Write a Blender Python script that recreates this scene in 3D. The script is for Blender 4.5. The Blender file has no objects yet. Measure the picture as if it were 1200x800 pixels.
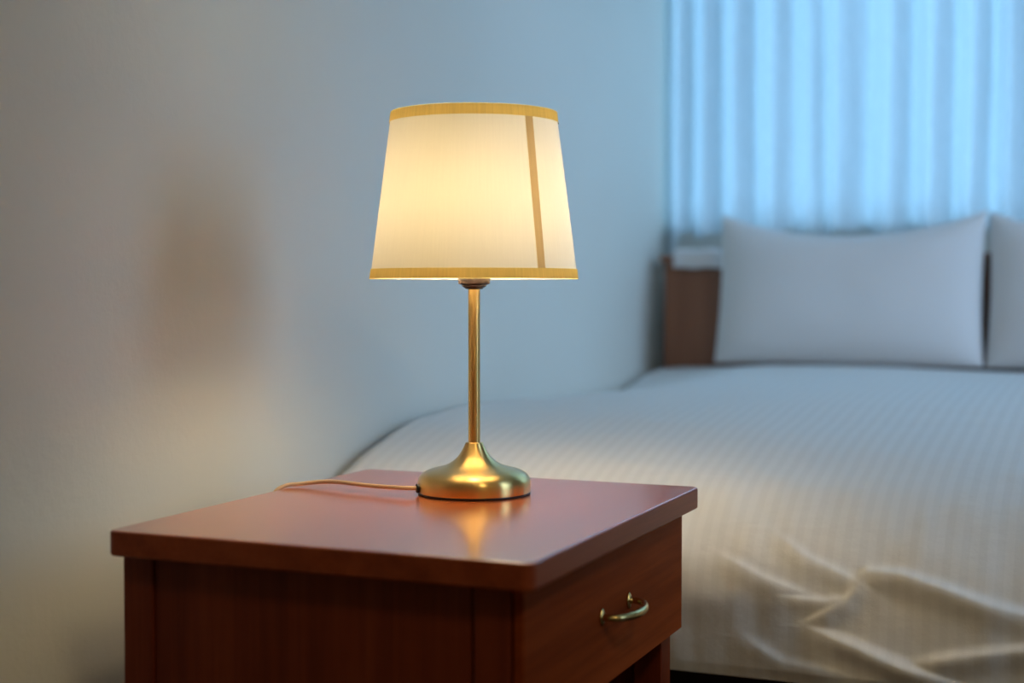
import bpy, bmesh, math, random
from mathutils import Vector, noise
random.seed(7)
R = math.radians
S = bpy.context.scene
COL = S.collection
PI = math.pi

# ------------------------------------------------------------------ camera, sky, light, exposure
cam_d = bpy.data.cameras.new('camera'); cam = bpy.data.objects.new('camera', cam_d); COL.objects.link(cam)
cam.location = (1.12, 0, 0.75); cam.rotation_euler = (R(90 - 2.02), 0, R(22.9))
cam_d.sensor_width = 36; cam_d.lens = 51; cam_d.clip_start = 0.05
cam_d.dof.use_dof = True; cam_d.dof.focus_distance = 1.76; cam_d.dof.aperture_fstop = 2.2
S.camera = cam

S.view_settings.view_transform = 'Standard'; S.view_settings.look = 'None'
S.view_settings.gamma = 1; S.view_settings.use_curve_mapping = False
S.view_settings.exposure = 0.12

w = bpy.data.worlds.new('world'); S.world = w; w.use_nodes = True
bg = w.node_tree.nodes['Background']
bg.inputs[0].default_value = (0.31, 0.62, 1.0, 1)
# overcast evening sky, brighter toward one side of the house
_n = w.node_tree.nodes; _l = w.node_tree.links
_tc = _n.new('ShaderNodeTexCoord'); _sp = _n.new('ShaderNodeSeparateXYZ'); _l.new(_tc.outputs['Generated'], _sp.inputs[0])
_mr = _n.new('ShaderNodeMapRange'); _mr.interpolation_type = 'SMOOTHSTEP'
_mr.inputs[1].default_value = -0.35; _mr.inputs[2].default_value = 0.85; _mr.inputs[3].default_value = 0.25; _mr.inputs[4].default_value = 14.0
_l.new(_sp.outputs[0], _mr.inputs[0]); _l.new(_mr.outputs[0], bg.inputs[1])

def light(name, kind, loc, rot, energy, color, **kw):
    d = bpy.data.lights.new(name, kind); o = bpy.data.objects.new(name, d); COL.objects.link(o)
    o.location = loc; o.rotation_euler = rot; d.energy = energy; d.color = color
    for k, v in kw.items(): setattr(d, k, v)
    return o
# sky portal in the window opening
port = light('window_daylight_portal', 'AREA', (0.93, 3.76, 1.54), (R(-90), 0, 0), 1, (1, 1, 1), shape='RECTANGLE', size=1.85, size_y=1.26)
port.data.cycles.is_portal = True
# added warm fill light under the ceiling behind the camera, with no fixture
light('warm_room_fill', 'AREA', (2.0, -0.1, 2.34), (0, 0, 0), 12.0, (1.0, 0.80, 0.44), shape='DISK', size=0.45)
# added cool fill from the right toward the bed head, no window there
_p = Vector((2.95, 2.15, 1.5)); _q = (Vector((0.3, 3.35, 0.6)) - _p).to_track_quat('-Z', 'Y').to_euler()
light('cool_bed_fill', 'AREA', _p, _q, 15, (0.41, 0.66, 1.0), spread=R(82), shape='RECTANGLE', size=1.6, size_y=1.6)
BULB = 110.0

# ------------------------------------------------------------------ helpers
def tag(o, label=None, cat=None, group=None, kind=None):
    if label: o['label'] = label
    if cat: o['category'] = cat
    if group: o['group'] = group
    if kind: o['kind'] = kind
    return o

def empty(name, loc):
    o = bpy.data.objects.new(name, None); COL.objects.link(o); o.location = loc
    o.empty_display_size = 0.05
    return o

def obj(name, bm, mat, parent=None, loc=None, smooth=False, bevel=0, seg=3, sub=0):
    """link a bmesh (in world coordinates, or relative to loc / the parent's base) as one mesh object"""
    me = bpy.data.meshes.new(name)
    bmesh.ops.recalc_face_normals(bm, faces=bm.faces)
    off = Vector((0, 0, 0))
    p = parent
    while p is not None: off += p.location; p = p.parent
    if loc is not None: off = Vector(loc)
    bmesh.ops.translate(bm, vec=-off, verts=bm.verts)
    bm.to_mesh(me); bm.free()
    o = bpy.data.objects.new(name, me); COL.objects.link(o)
    if parent is not None: o.parent = parent
    elif loc is not None: o.location = loc
    me.materials.append(mat)
    if smooth or bevel:
        for f in me.polygons: f.use_smooth = True
    if bevel:
        m = o.modifiers.new('bevel', 'BEVEL'); m.width = bevel; m.segments = seg; m.limit_method = 'ANGLE'; m.angle_limit = R(40)
        m.harden_normals = True
    if sub:
        m = o.modifiers.new('sub', 'SUBSURF'); m.levels = sub; m.render_levels = sub
    return o

def box(bm, x0, x1, y0, y1, z0, z1):
    v = [bm.verts.new((x, y, z)) for x in (x0, x1) for y in (y0, y1) for z in (z0, z1)]
    for f in ((0, 1, 3, 2), (4, 6, 7, 5), (0, 4, 5, 1), (2, 3, 7, 6), (0, 2, 6, 4), (1, 5, 7, 3)):
        bm.faces.new([v[i] for i in f])
    return bm

def bx(*a): return box(bmesh.new(), *a)

def lathe(prof, cx, cy, cz, n=96, close=False):
    bm = bmesh.new(); rings = []
    for r, z in prof:
        if r < 1e-6: rings.append([bm.verts.new((cx, cy, cz + z))])
        else: rings.append([bm.verts.new((cx + r * math.cos(2 * PI * k / n), cy + r * math.sin(2 * PI * k / n), cz + z)) for k in range(n)])
    pairs = list(zip(rings, rings[1:]))
    if close: pairs.append((rings[-1], rings[0]))
    for a, b in pairs:
        for k in range(n):
            k2 = (k + 1) % n
            if len(a) == 1 and len(b) == 1: continue
            if len(a) == 1: bm.faces.new((a[0], b[k], b[k2]))
            elif len(b) == 1: bm.faces.new((a[k], a[k2], b[0]))
            else: bm.faces.new((a[k], a[k2], b[k2], b[k]))
    return bm

def smooth_path(pts, n=10):
    P = [Vector(p) for p in pts]; P = [2 * P[0] - P[1]] + P + [2 * P[-1] - P[-2]]
    out = []
    for i in range(1, len(P) - 2):
        for k in range(n):
            t = k / n; a, b, c, d = P[i - 1:i + 3]
            out.append(0.5 * ((2 * b) + (c - a) * t + (2 * a - 5 * b + 4 * c - d) * t * t + (3 * b - a - 3 * c + d) * t ** 3))
    out.append(P[-2]); return out

def tube(pts, rad, n=12, bm=None, squash=None):
    """swept tube, rad number or function of 0..1"""
    bm = bm or bmesh.new(); rings = []; up = Vector((0, 0, 1)); N = len(pts)
    for i, p in enumerate(pts):
        t = (pts[min(i + 1, N - 1)] - pts[max(i - 1, 0)]).normalized()
        a = t.cross(up)
        if a.length < 1e-3: a = t.cross(Vector((0, 1, 0)))
        a.normalize(); b = a.cross(t).normalized()
        r = rad(i / (N - 1)) if callable(rad) else rad
        rings.append([bm.verts.new(p + a * r * math.cos(2 * PI * k / n) + b * r * math.sin(2 * PI * k / n)) for k in range(n)])
    for A, B in zip(rings, rings[1:]):
        for k in range(n): bm.faces.new((A[k], A[(k + 1) % n], B[(k + 1) % n], B[k]))
    bm.faces.new(rings[0][::-1]); bm.faces.new(rings[-1])
    return bm

# ------------------------------------------------------------------ materials
def mat(name):
    m = bpy.data.materials.new(name); m.use_nodes = True
    nt = m.node_tree; nt.nodes.clear()
    out = nt.nodes.new('ShaderNodeOutputMaterial')
    return m, nt, out

def N(nt, t, **kw):
    n = nt.nodes.new(t)
    for k, v in kw.items():
        if hasattr(n, k) and k not in n.inputs: setattr(n, k, v)
        else: n.inputs[k].default_value = v
    return n

def principled(nt, out, **kw):
    p = nt.nodes.new('ShaderNodeBsdfPrincipled')
    for k, v in kw.items(): p.inputs[k].default_value = v
    nt.links.new(p.outputs[0], out.inputs[0]); return p

def coords(nt, scale):
    tc = nt.nodes.new('ShaderNodeTexCoord'); mp = nt.nodes.new('ShaderNodeMapping')
    mp.inputs['Scale'].default_value = scale
    nt.links.new(tc.outputs['Object'], mp.inputs[0]); return mp

def ramp(nt, stops):
    r = nt.nodes.new('ShaderNodeValToRGB')
    while len(r.color_ramp.elements) < len(stops): r.color_ramp.elements.new(0.5)
    for e, (p, c) in zip(r.color_ramp.elements, stops): e.position = p; e.color = (*c, 1)
    return r

def simple(name, color, rough=0.5, metal=0, bump=0.0, bscale=200, **kw):
    m, nt, out = mat(name)
    p = principled(nt, out, **{'Base Color': (*color, 1), 'Roughness': rough, 'Metallic': metal}, **kw)
    n = N(nt, 'ShaderNodeTexNoise', Scale=bscale, Detail=4.0)
    tc = nt.nodes.new('ShaderNodeTexCoord'); nt.links.new(tc.outputs['Object'], n.inputs['Vector'])
    if bump:
        b = N(nt, 'ShaderNodeBump', Strength=bump, Distance=0.002)
        nt.links.new(n.outputs[0], b.inputs['Height']); nt.links.new(b.outputs[0], p.inputs['Normal'])
    return m

def wood(name, axis, dark, mid, lightc, rough=0.3, coat=0.5, sc=1.0, spec=0.5):
    m, nt, out = mat(name)
    s = [38 * sc] * 3; s['xyz'.index(axis)] = 1.6 * sc
    mp = coords(nt, tuple(s))
    n1 = N(nt, 'ShaderNodeTexNoise', Scale=1.0, Detail=6.0, Roughness=0.6, Distortion=0.4)
    nt.links.new(mp.outputs[0], n1.inputs['Vector'])
    s2 = [9 * sc] * 3; s2['xyz'.index(axis)] = 0.7 * sc
    mp2 = coords(nt, tuple(s2))
    n2 = N(nt, 'ShaderNodeTexNoise', Scale=1.0, Detail=3.0, Distortion=1.2)
    nt.links.new(mp2.outputs[0], n2.inputs['Vector'])
    s3 = [260 * sc] * 3; s3['xyz'.index(axis)] = 7 * sc
    mp3 = coords(nt, tuple(s3))
    n3 = N(nt, 'ShaderNodeTexNoise', Scale=1.0, Detail=2.0)
    nt.links.new(mp3.outputs[0], n3.inputs['Vector'])
    a = N(nt, 'ShaderNodeMath', operation='MULTIPLY_ADD'); a.inputs[1].default_value = 0.45
    nt.links.new(n1.outputs[0], a.inputs[0])
    b = N(nt, 'ShaderNodeMath', operation='MULTIPLY'); b.inputs[1].default_value = 0.4; nt.links.new(n2.outputs[0], b.inputs[0])
    nt.links.new(b.outputs[0], a.inputs[2])
    c = N(nt, 'ShaderNodeMath', operation='MULTIPLY_ADD'); c.inputs[1].default_value = 0.15
    nt.links.new(n3.outputs[0], c.inputs[0]); nt.links.new(a.outputs[0], c.inputs[2])
    r = ramp(nt, [(0.36, dark), (0.5, mid), (0.64, lightc)])
    nt.links.new(c.outputs[0], r.inputs[0])
    p = principled(nt, out, Roughness=rough); p.inputs['Specular IOR Level'].default_value = spec
    p.inputs['Coat Weight'].default_value = coat; p.inputs['Coat Roughness'].default_value = 0.16
    nt.links.new(r.outputs[0], p.inputs['Base Color'])
    bp = N(nt, 'ShaderNodeBump', Strength=0.06, Distance=0.001)
    nt.links.new(n3.outputs[0], bp.inputs['Height']); nt.links.new(bp.outputs[0], p.inputs['Normal'])
    return m

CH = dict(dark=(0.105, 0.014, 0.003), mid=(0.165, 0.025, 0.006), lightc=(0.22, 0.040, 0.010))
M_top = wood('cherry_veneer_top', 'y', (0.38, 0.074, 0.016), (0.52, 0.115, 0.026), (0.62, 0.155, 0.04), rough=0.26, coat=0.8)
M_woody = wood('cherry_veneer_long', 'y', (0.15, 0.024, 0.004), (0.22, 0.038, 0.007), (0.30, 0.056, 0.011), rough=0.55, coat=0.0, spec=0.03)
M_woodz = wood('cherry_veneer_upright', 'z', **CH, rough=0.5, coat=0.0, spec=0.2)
M_head = wood('walnut_headboard', 'z', (0.25, 0.085, 0.032), (0.31, 0.11, 0.045), (0.37, 0.14, 0.06), rough=0.45, coat=0.2)
M_inner = wood('dark_inner_board', 'y', (0.07, 0.02, 0.01), (0.1, 0.03, 0.015), (0.13, 0.04, 0.02), rough=0.5, coat=0)
M_base = simple('dark_bed_base', (0.035, 0.02, 0.014), 0.7)
M_floor = wood('floor_boards', 'y', (0.05, 0.022, 0.012), (0.08, 0.036, 0.02), (0.11, 0.05, 0.03), rough=0.45, coat=0.1)
M_black = simple('black_plastic', (0.012, 0.011, 0.01), 0.45)
M_collar = simple('brown_bakelite', (0.035, 0.015, 0.008), 0.45)
M_white = simple('white_paint', (0.75, 0.75, 0.73), 0.45)
M_ceiling = simple('ceiling_paint', (0.78, 0.77, 0.74), 0.9)

def wall_mat():
    m, nt, out = mat('textured_wallpaper')
    mp = coords(nt, (1, 1, 1))
    n = N(nt, 'ShaderNodeTexNoise', Scale=60.0, Detail=6.0, Roughness=0.65); nt.links.new(mp.outputs[0], n.inputs['Vector'])
    n2 = N(nt, 'ShaderNodeTexNoise', Scale=1.6, Detail=2.0); nt.links.new(mp.outputs[0], n2.inputs['Vector'])
    r = ramp(nt, [(0.3, (0.65, 0.63, 0.56)), (0.7, (0.69, 0.67, 0.60))]); nt.links.new(n2.outputs[0], r.inputs[0])
    p = principled(nt, out, Roughness=0.85); nt.links.new(r.outputs[0], p.inputs['Base Color'])
    b = N(nt, 'ShaderNodeBump', Strength=0.35, Distance=0.002); nt.links.new(n.outputs[0], b.inputs['Height']); nt.links.new(b.outputs[0], p.inputs['Normal'])
    return m
M_wall = wall_mat()

def brass_mat(name, color, rough, axis_noise=(2, 2, 500), bump=0.03, aniso=0.0):
    m, nt, out = mat(name)
    mp = coords(nt, axis_noise)
    n = N(nt, 'ShaderNodeTexNoise', Scale=1.0, Detail=3.0); nt.links.new(mp.outputs[0], n.inputs['Vector'])
    p = principled(nt, out, **{'Base Color': (*color, 1), 'Metallic': 1.0, 'Roughness': rough, 'Anisotropic': aniso, 'Anisotropic Rotation': 0.25 if aniso else 0.0})
    if aniso:
        tg = N(nt, 'ShaderNodeTangent', direction_type='RADIAL', axis='Z'); nt.links.new(tg.outputs[0], p.inputs['Tangent'])
    b = N(nt, 'ShaderNodeBump', Strength=bump, Distance=0.0006); nt.links.new(n.outputs[0], b.inputs['Height']); nt.links.new(b.outputs[0], p.inputs['Normal'])
    return m
M_brass = brass_mat('brushed_antique_brass', (0.75, 0.50, 0.18), 0.30, aniso=0.8)
M_pull = brass_mat('polished_brass', (0.60, 0.44, 0.17), 0.25, (40, 40, 40))

def shade_mat(name, dcol, tcol, tmix, streak=1.0):
    """linen shade: diffuse outside, lets the bulb's light through"""
    m, nt, out = mat(name)
    tc = nt.nodes.new('ShaderNodeTexCoord')
    # angle around the lamp axis x height, so the slubs run upright
    sep = nt.nodes.new('ShaderNodeSeparateXYZ'); nt.links.new(tc.outputs['Object'], sep.inputs[0])
    at = N(nt, 'ShaderNodeMath', operation='ARCTAN2'); nt.links.new(sep.outputs[1], at.inputs[0]); nt.links.new(sep.outputs[0], at.inputs[1])
    cb = nt.nodes.new('ShaderNodeCombineXYZ'); nt.links.new(at.outputs[0], cb.inputs[0]); nt.links.new(sep.outputs[2], cb.inputs[1])
    mp = N(nt, 'ShaderNodeMapping'); mp.inputs['Scale'].default_value = (55, 14, 1); nt.links.new(cb.outputs[0], mp.inputs[0])
    n = N(nt, 'ShaderNodeTexNoise', Scale=1.0, Detail=5.0, Roughness=0.65, Distortion=0.2); nt.links.new(mp.outputs[0], n.inputs['Vector'])
    r = ramp(nt, [(0.3, tuple(c * (1 - 0.16 * streak) for c in tcol)), (0.7, tcol)]); nt.links.new(n.outputs[0], r.inputs[0])
    d = N(nt, 'ShaderNodeBsdfDiffuse'); d.inputs[0].default_value = (*dcol, 1)
    t = N(nt, 'ShaderNodeBsdfTranslucent'); nt.links.new(r.outputs[0], t.inputs[0])
    mx = N(nt, 'ShaderNodeMixShader'); mx.inputs[0].default_value = tmix
    nt.links.new(d.outputs[0], mx.inputs[1]); nt.links.new(t.outputs[0], mx.inputs[2]); nt.links.new(mx.outputs[0], out.inputs[0])
    return m
M_shade = shade_mat('cream_linen_shade', (0.84, 0.81, 0.74), (0.86, 0.79, 0.60), 0.125, 2.0)
M_trim = shade_mat('gold_cream_trim', (0.74, 0.62, 0.40), (0.97, 0.76, 0.30), 0.88)
M_seam = shade_mat('linen_seam', (0.7, 0.6, 0.44), (0.75, 0.58, 0.34), 0.75, 0.5)

def curtain_mat():
    m, nt, out = mat('sheer_white_curtain')
    mp = coords(nt, (300, 300, 30))
    n = N(nt, 'ShaderNodeTexNoise', Scale=1.0, Detail=2.0); nt.links.new(mp.outputs[0], n.inputs['Vector'])
    r = ramp(nt, [(0.3, (0.70, 0.74, 0.76)), (0.7, (0.80, 0.84, 0.86))]); nt.links.new(n.outputs[0], r.inputs[0])
    d = N(nt, 'ShaderNodeBsdfDiffuse'); nt.links.new(r.outputs[0], d.inputs[0])
    t = N(nt, 'ShaderNodeBsdfTranslucent'); nt.links.new(r.outputs[0], t.inputs[0])
    tr = N(nt, 'ShaderNodeBsdfTransparent')
    mx = N(nt, 'ShaderNodeMixShader'); mx.inputs[0].default_value = 0.6
    nt.links.new(d.outputs[0], mx.inputs[1]); nt.links.new(t.outputs[0], mx.inputs[2])
    lw = N(nt, 'ShaderNodeLayerWeight'); lw.inputs[0].default_value = 0.35
    cr = N(nt, 'ShaderNodeMapRange'); cr.inputs[1].default_value = 0.1; cr.inputs[2].default_value = 0.8; cr.inputs[3].default_value = 0.88; cr.inputs[4].default_value = 0.98
    nt.links.new(lw.outputs['Facing'], cr.inputs[0])
    mx2 = N(nt, 'ShaderNodeMixShader'); nt.links.new(cr.outputs[0], mx2.inputs[0])
    nt.links.new(tr.outputs[0], mx2.inputs[1]); nt.links.new(mx.outputs[0], mx2.inputs[2]); nt.links.new(mx2.outputs[0], out.inputs[0])
    return m
M_curtain = curtain_mat()

def glass_mat():
    m, nt, out = mat('window_glass')
    g = N(nt, 'ShaderNodeBsdfGlossy', Roughness=0.02); tr = N(nt, 'ShaderNodeBsdfTransparent')
    tr.inputs[0].default_value = (0.93, 0.97, 0.96, 1)
    f = N(nt, 'ShaderNodeFresnel'); mx = N(nt, 'ShaderNodeMixShader')
    nt.links.new(f.outputs[0], mx.inputs[0]); nt.links.new(tr.outputs[0], mx.inputs[1]); nt.links.new(g.outputs[0], mx.inputs[2])
    nt.links.new(mx.outputs[0], out.inputs[0]); return m
M_glass = glass_mat()

def linen_mat():
    """white damask with narrow woven stripes along the bed"""
    m, nt, out = mat('striped_white_bed_linen')
    uv = nt.nodes.new('ShaderNodeUVMap'); uv.uv_map = 'uv'
    sep = nt.nodes.new('ShaderNodeSeparateXYZ'); nt.links.new(uv.outputs[0], sep.inputs[0])
    mu = N(nt, 'ShaderNodeMath', operation='MULTIPLY'); mu.inputs[1].default_value = 2 * PI / 0.021
    nt.links.new(sep.outputs[0], mu.inputs[0])
    sn = N(nt, 'ShaderNodeMath', operation='SINE'); nt.links.new(mu.outputs[0], sn.inputs[0])
    mr = N(nt, 'ShaderNodeMapRange'); mr.inputs[1].default_value = -0.35; mr.inputs[2].default_value = 0.35
    nt.links.new(sn.outputs[0], mr.inputs[0])
    r = ramp(nt, [(0.0, (0.735, 0.72, 0.695)), (1.0, (0.765, 0.75, 0.725))]); nt.links.new(mr.outputs[0], r.inputs[0])
    p = principled(nt, out); nt.links.new(r.outputs[0], p.inputs['Base Color'])
    rr = N(nt, 'ShaderNodeMapRange'); rr.inputs[3].default_value = 0.75; rr.inputs[4].default_value = 0.62
    nt.links.new(mr.outputs[0], rr.inputs[0]); nt.links.new(rr.outputs[0], p.inputs['Roughness'])
    n = N(nt, 'ShaderNodeTexNoise', Scale=34.0, Detail=5.0, Roughness=0.6)
    nt.links.new(uv.outputs[0], n.inputs['Vector'])
    ad = N(nt, 'ShaderNodeMath', operation='MULTIPLY_ADD'); ad.inputs[1].default_value = 0.07
    nt.links.new(mr.outputs[0], ad.inputs[0]); nt.links.new(n.outputs[0], ad.inputs[2])
    b = N(nt, 'ShaderNodeBump', Strength=0.35, Distance=0.003); nt.links.new(ad.outputs[0], b.inputs['Height']); nt.links.new(b.outputs[0], p.inputs['Normal'])
    return m
M_linen = linen_mat()
M_pillow = simple('white_pillow_cotton', (0.74, 0.70, 0.68), 0.75, bump=0.25, bscale=120)
M_cloth = simple('white_towelling', (0.85, 0.82, 0.82), 0.9, bump=0.4, bscale=300)

def bulb_mat():
    m, nt, out = mat('lit_bulb')
    e = N(nt, 'ShaderNodeEmission', Strength=BULB); e.inputs[0].default_value = (1.0, 0.79, 0.50, 1)
    nt.links.new(e.outputs[0], out.inputs[0]); return m
M_bulb = bulb_mat()

def cord_mat():
    m, nt, out = mat('woven_tan_cord')
    mp = coords(nt, (900, 900, 900))
    n = N(nt, 'ShaderNodeTexWave', Scale=0.7); nt.links.new(mp.outputs[0], n.inputs['Vector'])
    r = ramp(nt, [(0.0, (0.50, 0.33, 0.19)), (1.0, (0.72, 0.53, 0.34))]); nt.links.new(n.outputs[0], r.inputs[0])
    p = principled(nt, out, Roughness=0.6); nt.links.new(r.outputs[0], p.inputs['Base Color']); return m
M_cord = cord_mat()

# ------------------------------------------------------------------ room
RX, RY0, RY1, RZ = 3.1, -2.2, 3.71, 2.4
WX0, WX1, WZ0, WZ1 = 0.004, 1.85, 0.905, 2.17      # window opening
struct = lambda n, bm, m, **k: tag(obj(n, bm, m, **k), kind='structure')
struct('floor', bx(-0.12, RX + 0.12, RY0 - 0.12, RY1 + 0.05, -0.1, 0), M_floor)
struct('ceiling', bx(-0.12, RX + 0.12, RY0 - 0.12, RY1 + 0.05, RZ, RZ + 0.1), M_ceiling)
struct('wall_left', bx(-0.12, 0, RY0 - 0.12, RY1 + 0.05, 0, RZ), M_wall)
struct('wall_right', bx(RX, RX + 0.12, RY0 - 0.12, RY1 + 0.05, 0, RZ), M_wall)
struct('wall_rear', bx(0, RX, RY0 - 0.12, RY0, 0, RZ), M_wall)
bm = bmesh.new()
box(bm, 0, WX0, RY1, RY1 + 0.05, 0, RZ); box(bm, WX1, RX, RY1, RY1 + 0.05, 0, RZ)
box(bm, WX0, WX1, RY1, RY1 + 0.05, 0, WZ0); box(bm, WX0, WX1, RY1, RY1 + 0.05, WZ1, RZ)
struct('wall_window', bm, M_wall)
bm = bmesh.new(); f0, f1 = RY1 + 0.01, RY1 + 0.04; fw = 0.014
box(bm, WX0, WX0 + fw, f0, f1, WZ0, WZ1); box(bm, WX1 - fw, WX1, f0, f1, WZ0, WZ1)
box(bm, WX0, WX1, f0, f1, WZ0, WZ0 + fw); box(bm, WX0, WX1, f0, f1, WZ1 - fw, WZ1)
box(bm, 0.93, 0.965, f0, f1, WZ0 + fw, WZ1 - fw)
win = struct('window_1', bm, M_white)
obj('pane', bx(WX0 + fw, WX1 - fw, f0 + 0.018, f0 + 0.022, WZ0 + fw, WZ1 - fw), M_glass, win)
struct('baseboard_left', bx(0, 0.012, RY0, RY1, 0, 0.07), M_white, bevel=0.003)

# ------------------------------------------------------------------ curtain
def interp(pts, x):
    if x <= pts[0][0]: return pts[0][1]
    for (a, ya), (b, yb) in zip(pts, pts[1:]):
        if x <= b:
            t = (x - a) / (b - a); t = t * t * (3 - 2 * t); return ya + (yb - ya) * t
    return pts[-1][1]
kn = [0.012, 0.020, 0.048, 0.080, 0.120, 0.158, 0.195, 0.243, 0.295, 0.343, 0.385, 0.42, 0.455, 0.525, 0.585, 0.635, 0.682, 0.735, 0.775, 0.82, 0.86, 0.91]
while kn[-1] < 1.95: kn.append(kn[-1] + 0.03 + 0.035 * random.random())
ka = [0, 1, 1, 1, 1, 1.1, 1, 1, .9, .8, .5, .5, 1.1, 1, .8, .9, 1.1, .7, .8, .9, 1, 1]
fold = [(x, (1 if k % 2 else -1) * 0.031 * (ka[k] if k < len(ka) else 0.9)) for k, x in enumerate(kn)]
bm = bmesh.new(); rows = []
ZT, ZB, CY = 2.26, 0.895, 3.655
nx, nz = 900, 46
for j in range(nz + 1):
    v = j / nz; row = []
    for i in range(nx + 1):
        x = 0.012 + 1.93 * i / nx
        zb = ZB - 0.085 * max(0, min(1, (0.055 - x) / 0.008)) + 0.006 * math.sin(x * 41) + 0.004 * math.sin(x * 97 + 1)
        z = ZT + (zb - ZT) * v
        sway = 0.012 * math.sin(x * 9 + 2.2 * v) * (v - 0.75) + 0.006 * noise.noise(Vector((x * 14, v * 2.2, 0.3))) * v
        y = CY + interp(fold, x + sway) * (0.95 + 0.15 * math.sin(x * 7 + 1 + v * 1.3)) + 0.004 * noise.noise(Vector((x * 40, v * 5, 3)))
        row.append(bm.verts.new((x, min(y, 3.702), z)))
    rows.append(row)
for a, b in zip(rows, rows[1:]):
    for i in range(nx): bm.faces.new((a[i], a[i + 1], b[i + 1], b[i]))
tag(obj('sheer_curtain', bm, M_curtain, loc=(0.95, 3.642, 2.26), smooth=True),
    'pale sheer curtain in loose upright folds across the window behind the pillows', 'curtain')
rail = empty('curtain_rail', (0.95, 3.66, 2.28))
tag(rail, 'slim white curtain rail on the wall above the window', 'curtain rail')
obj('rail', bx(0.012, 1.95, 3.63, 3.66, 2.262, 2.285), M_white, rail, bevel=0.004)
for bxx in (0.2, 1.0, 1.8): obj('bracket', bx(bxx, bxx + 0.02, 3.655, 3.712, 2.268, 2.28), M_white, rail, bevel=0.002)

# ------------------------------------------------------------------ bed
BX0, BX1 = 0.04, 1.46
bed = empty('bed', (0.75, 2.7, 0))
tag(bed, 'double bed with brown wooden headboard beneath the curtained window', 'bed')
bm = bx(0.035, 1.50, 3.565, 3.60, 0.02, 0.822)
obj('headboard', bm, M_head, bed, bevel=0.004)
obj('headboard_cap', bx(0.028, 1.508, 3.545, 3.61, 0.822, 0.838), M_head, bed, bevel=0.005)
bm = bx(0.06, 1.44, 1.99, 3.56, 0.07, 0.225)
obj('bed_base', bm, M_base, bed, bevel=0.01)
for (lx, ly) in ((0.12, 2.06), (1.34, 2.06), (0.12, 3.45), (1.34, 3.45)):
    obj('leg', bx(lx, lx + 0.05, ly, ly + 0.05, 0, 0.07), M_base, bed)
bm = bx(0.05, 1.45, 1.93, 3.555, 0.225, 0.41)
obj('mattress', bm, M_white, bed, bevel=0.05, seg=5)

# bed cover: profile from the pillows down over the foot (arc length, y, z)
prof = [(3.555, 0.562), (3.35, 0.572), (3.1, 0.576), (2.85, 0.572), (2.6, 0.562), (2.4, 0.548), (2.22, 0.529), (2.10, 0.510), (2.01, 0.488), (1.945, 0.462), (1.90, 0.430), (1.872, 0.392), (1.856, 0.345), (1.85, 0.30), (1.848, 0.245)]
PP = smooth_path([(0, a, b) for a, b in prof], 14)
arc = [0]
for a, b in zip(PP, PP[1:]): arc.append(arc[-1] + (b - a).length)
ridges = [  # creases pressed into the hanging end: polylines of (x, z), height, width
    ([(0.68, 0.436), (0.743, 0.40), (0.80, 0.380), (0.86, 0.352)], 0.006, 0.007),
    ([(0.797, 0.362), (0.824, 0.388), (0.861, 0.387), (0.912, 0.376), (0.963, 0.362), (1.012, 0.353), (1.09, 0.345)], 0.016, 0.008),
    ([(0.824, 0.384), (0.797, 0.352), (0.743, 0.318)], 0.009, 0.007),
    ([(0.70, 0.352), (0.775, 0.350), (0.80, 0.358)], 0.008, 0.006),
    ([(0.743, 0.318), (0.808, 0.301), (0.872, 0.280), (0.944, 0.262)], 0.015, 0.008),
    ([(0.872, 0.281), (0.933, 0.297), (1.013, 0.313), (1.1, 0.318)], 0.012, 0.008),
    ([(0.62, 0.40), (0.69, 0.372), (0.76, 0.352)], 0.006, 0.007),
    ([(0.66, 0.30), (0.72, 0.27), (0.80, 0.262)], 0.007, 0.008),
    ([(1.1, 0.40), (1.2, 0.36), (1.3, 0.35), (1.42, 0.30)], 0.012, 0.012),
    ([(0.15, 0.42), (0.25, 0.37), (0.38, 0.35), (0.5, 0.30)], 0.010, 0.012),
]
def seg_d(px, pz, a, b):
    dx, dz = b[0] - a[0], b[1] - a[1]; L = dx * dx + dz * dz
    t = max(0, min(1, ((px - a[0]) * dx + (pz - a[1]) * dz) / L))
    ex, ez = px - a[0] - t * dx, pz - a[1] - t * dz
    return math.hypot(ex, ez), ez
def ridge(px, pz):
    h = 0
    for pts, H, W in ridges:
        best = (9, 0); bt = 0; nseg = len(pts) - 1
        for q, (a, b) in enumerate(zip(pts, pts[1:])):
            d = seg_d(px, pz, a, b)
            if d[0] < best[0]:
                best = d; L2 = (b[0] - a[0]) ** 2 + (b[1] - a[1]) ** 2
                bt = (q + max(0, min(1, ((px - a[0]) * (b[0] - a[0]) + (pz - a[1]) * (b[1] - a[1])) / L2))) / nseg
        d, ez = best
        if d < 8 * W:
            ww = W * 0.9 if ez > 0 else W * 2.4          # sharper above, softer below the crease
            h = (h ** 3 + (0.8 * H * min(1, 3.5 * bt + 0.1, 3.5 * (1 - bt) + 0.1) * math.exp(-(d / ww) ** 2)) ** 3) ** (1 / 3)
    return h
bm = bmesh.new(); uvl = bm.loops.layers.uv.new('uv')
X0, X1 = 0.014, 1.475; NX = 380
L = arc[-1]; NSa = 150; NSb = 190
ss = [L * 0.80 * i / NSa for i in range(NSa)] + [L * 0.80 + L * 0.20 * i / NSb for i in range(NSb + 1)]
def at_s(s):
    import bisect
    i = min(max(bisect.bisect(arc, s) - 1, 0), len(arc) - 2)
    t = (s - arc[i]) / (arc[i + 1] - arc[i]); p = PP[i].lerp(PP[i + 1], t)
    d = (PP[min(i + 2, len(PP) - 1)] - PP[max(i - 1, 0)]).normalized()
    return p, Vector((0, d.z, -d.y)) if True else None
grid = []
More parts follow.
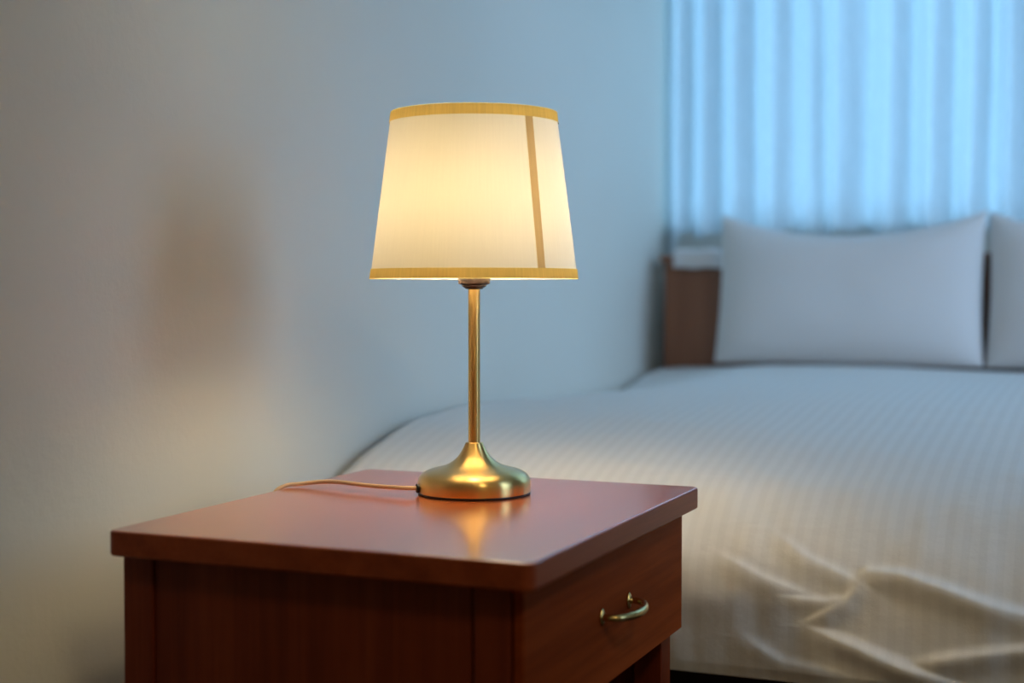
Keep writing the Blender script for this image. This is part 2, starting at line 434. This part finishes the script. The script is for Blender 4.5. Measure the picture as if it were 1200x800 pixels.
for s in ss:
    p, nrm = at_s(s)
    if nrm.y > 0 and nrm.z < 0: nrm = -nrm
    nrm = Vector((0, -abs(nrm.y), abs(nrm.z)))
    row = []
    foot = max(0, min(1, (s - L * 0.80) / (L * 0.08)))
    for i in range(NX + 1):
        x = X0 + (X1 - X0) * i / NX
        q = Vector((x, p.y, p.z))
        # dips a little against the wall and falls away at the open side
        ew = max(0, (0.34 - x) / 0.34); q.z -= (0.100 * math.exp(-((p.y - 3.0) / 0.36) ** 2) - 0.022 * math.exp(-((p.y - 2.1) / 0.25) ** 2)) * ew ** 1.4
        q.y -= 0.022 * min(1, ew * 1.5) * foot
        e1 = max(0, (0.045 - x) / 0.031); q.z -= 0.018 * e1 ** 2 * (1 - foot); q.y += 0.03 * e1 ** 2 * foot
        eo = max(0, (x - 1.38) / 0.095); q.z = max(0.245, q.z - 0.30 * (1 - math.sqrt(max(0, 1 - eo * eo))))
        n1 = noise.noise(Vector((x * 2.2, s * 2.0, 1.7))); n2 = noise.noise(Vector((x * 4.0, s * 11, 5.1))); n3 = noise.noise(Vector((x * 16, s * 19, 9.2)))
        h = 0.008 * n1 + 0.003 * n2 + 0.0008 * n3
        if foot > 0:
            h += foot * (ridge(x, p.z) + 0.005 * noise.noise(Vector((x * 8, s * 8, 2))) + 0.0022 * noise.noise(Vector((x * 30 + 2 * p.z, s * 12, 6))) + 0.0010 * noise.ridged_multi_fractal(Vector((x * 7 + s * 4, s * 9, 4)), 1, 2, 3, 1, 2))
            h *= 0.4 + 0.6 * (1 if p.z > 0.26 else max(0, (p.z - 0.245) / 0.015))
        q += nrm * h
        row.append((bm.verts.new(q), (x, s)))
    grid.append(row)
for a, b in zip(grid, grid[1:]):
    for i in range(NX):
        f = bm.faces.new((a[i][0], b[i][0], b[i + 1][0], a[i + 1][0]))
        for lp, uvv in zip(f.loops, (a[i][1], b[i][1], b[i + 1][1], a[i + 1][1])): lp[uvl].uv = uvv
cover = obj('bed_cover', bm, M_linen, loc=(0.75, 2.7, 0.42), smooth=True)
sd = cover.modifiers.new('thick', 'SOLIDIFY'); sd.thickness = 0.012; sd.offset = -1
tag(cover, 'white striped bed cover, creased where it hangs over the foot of the bed', 'bed cover')

# pillows
def pillow(name, cx, W, H, yb, yt, zb, label, seed, group):
    root_loc = Vector((cx, yb, zb)); bm = bmesh.new(); n = 56; T = 0.085
    up = Vector((0, yt - yb, 0)); up.z = math.sqrt(max(0, H * H - up.y ** 2)); up.normalize(); out = Vector((0, -up.z, up.y))
    for side in (1, -1):
        g = []
        for j in range(n + 1):
            v = -1 + 2 * j / n; v = math.sin(v * PI / 2) * 0.5 + v * 0.5; row = []
            for i in range(n + 1):
                u = -1 + 2 * i / n; u = math.sin(u * PI / 2) * 0.5 + u * 0.5
                th = T * ((1 - abs(u) ** 3.2) * (1 - abs(v) ** 3.0)) ** 0.55
                sag = 0.062 * (1 - u * u) ** 1.0 * max(0, v) ** 2
                su = u * (W / 2) * (1 - 0.022 * (1 - v * v))
                hv = (v + 1) / 2 * H - sag + (0.012 * (1 - u * u) if v < -0.6 else 0) * 0
                nz_ = noise.noise(Vector((u * 2.3 + seed, v * 2.1, side * 3))) * 0.006 * (1 - u * u) + noise.noise(Vector((u * 6 + seed, v * 5, side))) * 0.001 * (1 - u * u)
                row.append(bm.verts.new(root_loc + Vector((su, 0, 0)) + up * hv + out * side * (th + nz_ * (1 - v * v))))
            g.append(row)
        for a, b in zip(g, g[1:]):
            for i in range(n):
                bm.faces.new((a[i], a[i + 1], b[i + 1], b[i]))
    bmesh.ops.remove_doubles(bm, verts=bm.verts, dist=1e-5)
    return tag(obj(name, bm, M_pillow, loc=root_loc, smooth=True), label, 'pillow', group)
pillow('pillow', 0.521, 0.618, 0.364, 3.40, 3.47, 0.577, 'plump white pillow standing against the headboard beside the wall and its brown end', 3.0, 'pillows against the headboard')
pillow('pillow', 1.137, 0.606, 0.360, 3.40, 3.47, 0.577, 'white pillow cut off by the right edge of the picture, second from the wall', 8.0, 'pillows against the headboard')

# folded cloth on the headboard cap
bm = bmesh.new(); rows = []
pth = smooth_path([(0, 3.606, 0.846), (0, 3.58, 0.850), (0, 3.555, 0.851), (0, 3.540, 0.846), (0, 3.535, 0.832), (0, 3.536, 0.806)], 6)
for i in range(25):
    x = 0.070 + 0.166 * i / 24; wv = 0.0015 * math.sin(x * 90)
    rows.append([bm.verts.new((x, p.y - wv, p.z + wv)) for p in pth])
for A, B in zip(rows, rows[1:]):
    for k in range(len(pth) - 1): bm.faces.new((A[k], A[k + 1], B[k + 1], B[k]))
fc = obj('folded_cloth', bm, M_cloth, loc=(0.15, 3.57, 0.8385), smooth=True)
sd = fc.modifiers.new('thick', 'SOLIDIFY'); sd.thickness = 0.006; sd.offset = 0
tag(fc, 'small white folded cloth hung over the top of the headboard next to the wall', 'cloth')

# ------------------------------------------------------------------ nightstand
TX0, TX1, TY0, TY1, TZ = 0.144, 0.624, 1.221, 1.790, 0.50
ns = empty('nightstand', (0.384, 1.505, 0))
tag(ns, 'reddish cherry wood nightstand with one drawer, standing at the foot of the bed', 'nightstand')
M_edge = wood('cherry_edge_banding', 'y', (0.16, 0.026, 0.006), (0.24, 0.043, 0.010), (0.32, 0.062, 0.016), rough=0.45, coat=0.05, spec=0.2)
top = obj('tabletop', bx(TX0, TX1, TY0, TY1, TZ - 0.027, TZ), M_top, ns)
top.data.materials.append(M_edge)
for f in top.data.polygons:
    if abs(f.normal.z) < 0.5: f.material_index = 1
b = top.modifiers.new('corners', 'BEVEL'); b.width = 0.012; b.segments = 6; b.limit_method = 'WEIGHT'
me = top.data; att = me.attributes.new('bevel_weight_edge', 'FLOAT', 'EDGE')
for e in me.edges:
    va, vb = me.vertices[e.vertices[0]].co, me.vertices[e.vertices[1]].co
    if abs(va.z - vb.z) > 0.01: att.data[e.index].value = 1.0
b2 = top.modifiers.new('edges', 'BEVEL'); b2.width = 0.003; b2.segments = 4; b2.limit_method = 'ANGLE'; b2.angle_limit = R(50)
for f in me.polygons: f.use_smooth = True
wn = top.modifiers.new('wn', 'WEIGHTED_NORMAL'); wn.keep_sharp = False; wn.weight = 100
ZU = TZ - 0.027
X0b, X1b, Y0b, Y1b = 0.147, 0.592, 1.245, 1.770
PW = 0.038
for (px, py) in ((X0b, Y0b), (X1b - PW, Y0b), (X0b, Y1b - PW), (X1b - PW, Y1b - PW)):
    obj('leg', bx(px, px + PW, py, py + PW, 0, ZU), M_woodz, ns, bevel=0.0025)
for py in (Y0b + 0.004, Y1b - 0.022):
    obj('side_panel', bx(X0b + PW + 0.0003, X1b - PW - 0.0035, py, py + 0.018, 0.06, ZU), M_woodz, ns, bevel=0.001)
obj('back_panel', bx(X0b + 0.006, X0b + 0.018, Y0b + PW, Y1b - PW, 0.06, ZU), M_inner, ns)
obj('drawer_divider', bx(X0b + 0.02, X1b - 0.012, Y0b + 0.025, Y1b - 0.025, 0.305, 0.318), M_inner, ns)
obj('shelf', bx(X0b + 0.02, X1b - 0.004, Y0b + 0.025, Y1b - 0.025, 0.075, 0.095), M_woody, ns, bevel=0.001)
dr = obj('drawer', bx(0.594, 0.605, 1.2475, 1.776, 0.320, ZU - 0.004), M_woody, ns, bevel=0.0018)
bm = bmesh.new()
box(bm, 0.20, 0.5935, Y0b + 0.045, Y0b + 0.057, 0.33, 0.44); box(bm, 0.20, 0.5935, Y1b - 0.057, Y1b - 0.045, 0.33, 0.44)
box(bm, 0.20, 0.212, Y0b + 0.057, Y1b - 0.057, 0.33, 0.44); box(bm, 0.212, 0.5935, Y0b + 0.057, Y1b - 0.057, 0.33, 0.336)
obj('drawer_box', bm, M_inner, dr)
# bow handle
hy, hz, hx = 1.512, 0.3985, 0.605
pts = smooth_path([(hx - 0.0005, hy - 0.046, hz), (hx + 0.010, hy - 0.047, hz), (hx + 0.020, hy - 0.040, hz - 0.0005), (hx + 0.028, hy - 0.020, hz - 0.001), (hx + 0.030, hy, hz - 0.001), (hx + 0.028, hy + 0.020, hz - 0.001), (hx + 0.020, hy + 0.040, hz - 0.0005), (hx + 0.010, hy + 0.047, hz), (hx - 0.0005, hy + 0.046, hz)], 10)
hb = tube(pts, lambda t: 0.0030 + 0.0016 * math.sin(PI * t) + (0.0008 if t < 0.06 or t > 0.94 else 0), 14)
h = obj('handle', hb, M_pull, dr, smooth=True)
for yy in (hy - 0.046, hy + 0.046):
    rb = bmesh.new()
    # rosette: round seat with a small pointed leaf above and below
    ring = [(0.0, 0.0062), (0.0012, 0.0068), (0.003, 0.005), (0.0035, 0.0)]
    n = 24; rr = []
    for dx, r0 in ring:
        if r0 == 0: rr.append([rb.verts.new((hx + dx, yy, hz))]); continue
        lst = []
        for k in range(n):
            a = 2 * PI * k / n
            rad = r0 * (1 + 0.5 * (abs(math.sin(a)) ** 7))
            lst.append(rb.verts.new((hx + dx, yy + rad * math.cos(a), hz + rad * math.sin(a))))
        rr.append(lst)
    for A, B in zip(rr, rr[1:]):
        for k in range(n):
            if len(B) == 1: rb.faces.new((A[k], A[(k + 1) % n], B[0]))
            else: rb.faces.new((A[k], A[(k + 1) % n], B[(k + 1) % n], B[k]))
    obj('rosette', rb, M_pull, dr, smooth=True)

# ------------------------------------------------------------------ lamp
LX, LY, LZ = 0.3835, 1.624, TZ
lamp = empty('table_lamp', (LX, LY, LZ))
tag(lamp, 'lit brass table lamp with cream fabric shade on the nightstand', 'lamp')
cp = [(0.0695, 0.0028), (0.0700, 0.006), (0.0700, 0.013), (0.0688, 0.0185), (0.0655, 0.0235), (0.0600, 0.0272), (0.0520, 0.0300), (0.0430, 0.0323), (0.0345, 0.0352), (0.0270, 0.0395), (0.0208, 0.0450), (0.0162, 0.0515), (0.0130, 0.0575), (0.0112, 0.0615), (0.0102, 0.0630), (0.0072, 0.0632)]
P3 = smooth_path([(a, 0, b) for a, b in cp], 6)
obj('base', lathe([(p.x, p.z) for p in P3] , LX, LY, LZ, 128), M_brass, lamp, smooth=True)
obj('foot_pad', lathe([(0, 0.0002), (0.0685, 0.0002), (0.0692, 0.0012), (0.0690, 0.0030), (0, 0.0031)], LX, LY, LZ), M_black, lamp, smooth=False)
obj('stem', lathe([(0.0001, 0.060), (0.0074, 0.0600), (0.0074, 0.2525), (0.0001, 0.2525)], LX, LY, LZ, 48), M_brass, lamp, smooth=False, bevel=0.0004, seg=1)
obj('collar', lathe([(0, 0.2515), (0.0100, 0.2515), (0.0125, 0.2535), (0.0150, 0.2548), (0.0150, 0.2565), (0.0195, 0.2580), (0.0200, 0.2640), (0.0195, 0.2660), (0.013, 0.2675), (0.013, 0.306), (0, 0.307)], LX, LY, LZ, 48), M_collar, lamp, smooth=False, bevel=0.0004, seg=2)
obj('bulb', lathe([(0, 0.3065), (0.011, 0.3075), (0.013, 0.3180), (0.018, 0.3320), (0.0255, 0.3460), (0.0285, 0.3590), (0.0265, 0.3720), (0.019, 0.3830), (0.009, 0.3885), (0, 0.3900)], LX, LY, LZ, 32), M_bulb, lamp, smooth=True)
# shade, open top and bottom
r0, r1, z0, z1 = 0.1270, 0.1010, 0.2645, 0.4655
def rad_at(z): return r0 + (r1 - r0) * (z - z0) / (z1 - z0)
def band(za, zb, out, th, n=128):
    k = 14 if zb - za > 0.05 else 2
    zs = [za + (zb - za) * i / k for i in range(k + 1)]
    return lathe([(rad_at(z) + out, z) for z in zs], LX, LY, LZ, n)
shade = obj('lamp_shade', band(z0, z1, 0, 0.0008), M_shade, lamp, smooth=True)
sh = shade.modifiers.new('es', 'EDGE_SPLIT'); sh.split_angle = R(50)
for nm, za, zb in (('trim_band', z1 - 0.0120, z1 + 0.0008), ('trim_band', z0 - 0.0008, z0 + 0.0115)):
    o = obj(nm, band(za, zb, 0.0010, 0.0009), M_trim, shade, smooth=True); o['label'] = 'gold trim band of the shade'
    sh = o.modifiers.new('es', 'EDGE_SPLIT'); sh.split_angle = R(50)
# seam strip, on the side toward the drawer
toC = Vector((0.4138, -0.9103, 0)); rt = Vector((0.9103, 0.4138, 0))
a0 = math.atan2(toC.y, toC.x) + R(38.5)
bm = bmesh.new(); rows = []
for j in range(13):
    z = z0 + 0.0115 + (z1 - z0 - 0.0235) * j / 12; row = []
    for i in range(7):
        a = a0 + (i / 6 - 0.5) * 0.0115 / rad_at(z); rr_ = rad_at(z) + 0.0006
        row.append(bm.verts.new((LX + rr_ * math.cos(a), LY + rr_ * math.sin(a), LZ + z)))
    rows.append(row)
for A, B in zip(rows, rows[1:]):
    for i in range(6): bm.faces.new((A[i], A[i + 1], B[i + 1], B[i]))
sm = obj('seam', bm, M_seam, shade, smooth=True); sm['label'] = 'darker seam strip down the shade'
# shade ring and spokes
bm = lathe([(0.0215 + 0.001 * math.cos(a), 0.2675 + 0.001 * math.sin(a)) for a in (0, PI / 2, PI, 3 * PI / 2)], LX, LY, LZ, 40, close=True)
for k in range(3):
    a = a0 + R(60) + k * 2 * PI / 3; d = Vector((math.cos(a), math.sin(a), 0)); c = Vector((LX, LY, LZ))
    tube([c + d * 0.0195 + Vector((0, 0, 0.2675)), c + d * 0.07 + Vector((0, 0, 0.2685)), c + d * (rad_at(0.27) - 0.002) + Vector((0, 0, 0.2695))], 0.0012, 8, bm)
obj('shade_carrier', bm, M_white, lamp, smooth=True)
# cord grommet and cord
lf = -rt
g0 = Vector((LX, LY, LZ)) + (lf * 0.972 + toC * 0.235).normalized() * 0.0655
dirg = (lf * 0.972 + toC * 0.235).normalized()
gb = tube([g0 + Vector((0, 0, 0.0085)), g0 + dirg * 0.0075 + Vector((0, 0, 0.0085))], 0.0058, 20)
obj('cord_grommet', gb, M_black, lamp, smooth=False, bevel=0.001)
cs = g0 + dirg * 0.005 + Vector((0, 0, 0.0085))
cpts = smooth_path([tuple(cs), tuple(cs + dirg * 0.020 + Vector((0, 0, 0.0012))), (0.265, 1.578, 0.5085), (0.220, 1.588, 0.509), (0.185, 1.594, 0.5075), (0.160, 1.588, 0.5045), (0.143, 1.574, 0.5025), (0.1335, 1.562, 0.492), (0.130, 1.555, 0.460), (0.118, 1.55, 0.36), (0.09, 1.56, 0.22), (0.055, 1.60, 0.10), (0.045, 1.66, 0.03), (0.05, 1.72, 0.0025)], 12)
cd = obj('power_cord', tube(cpts, 0.0027, 12), M_cord, lamp, smooth=True); cd['label'] = 'thin tan fabric cord'
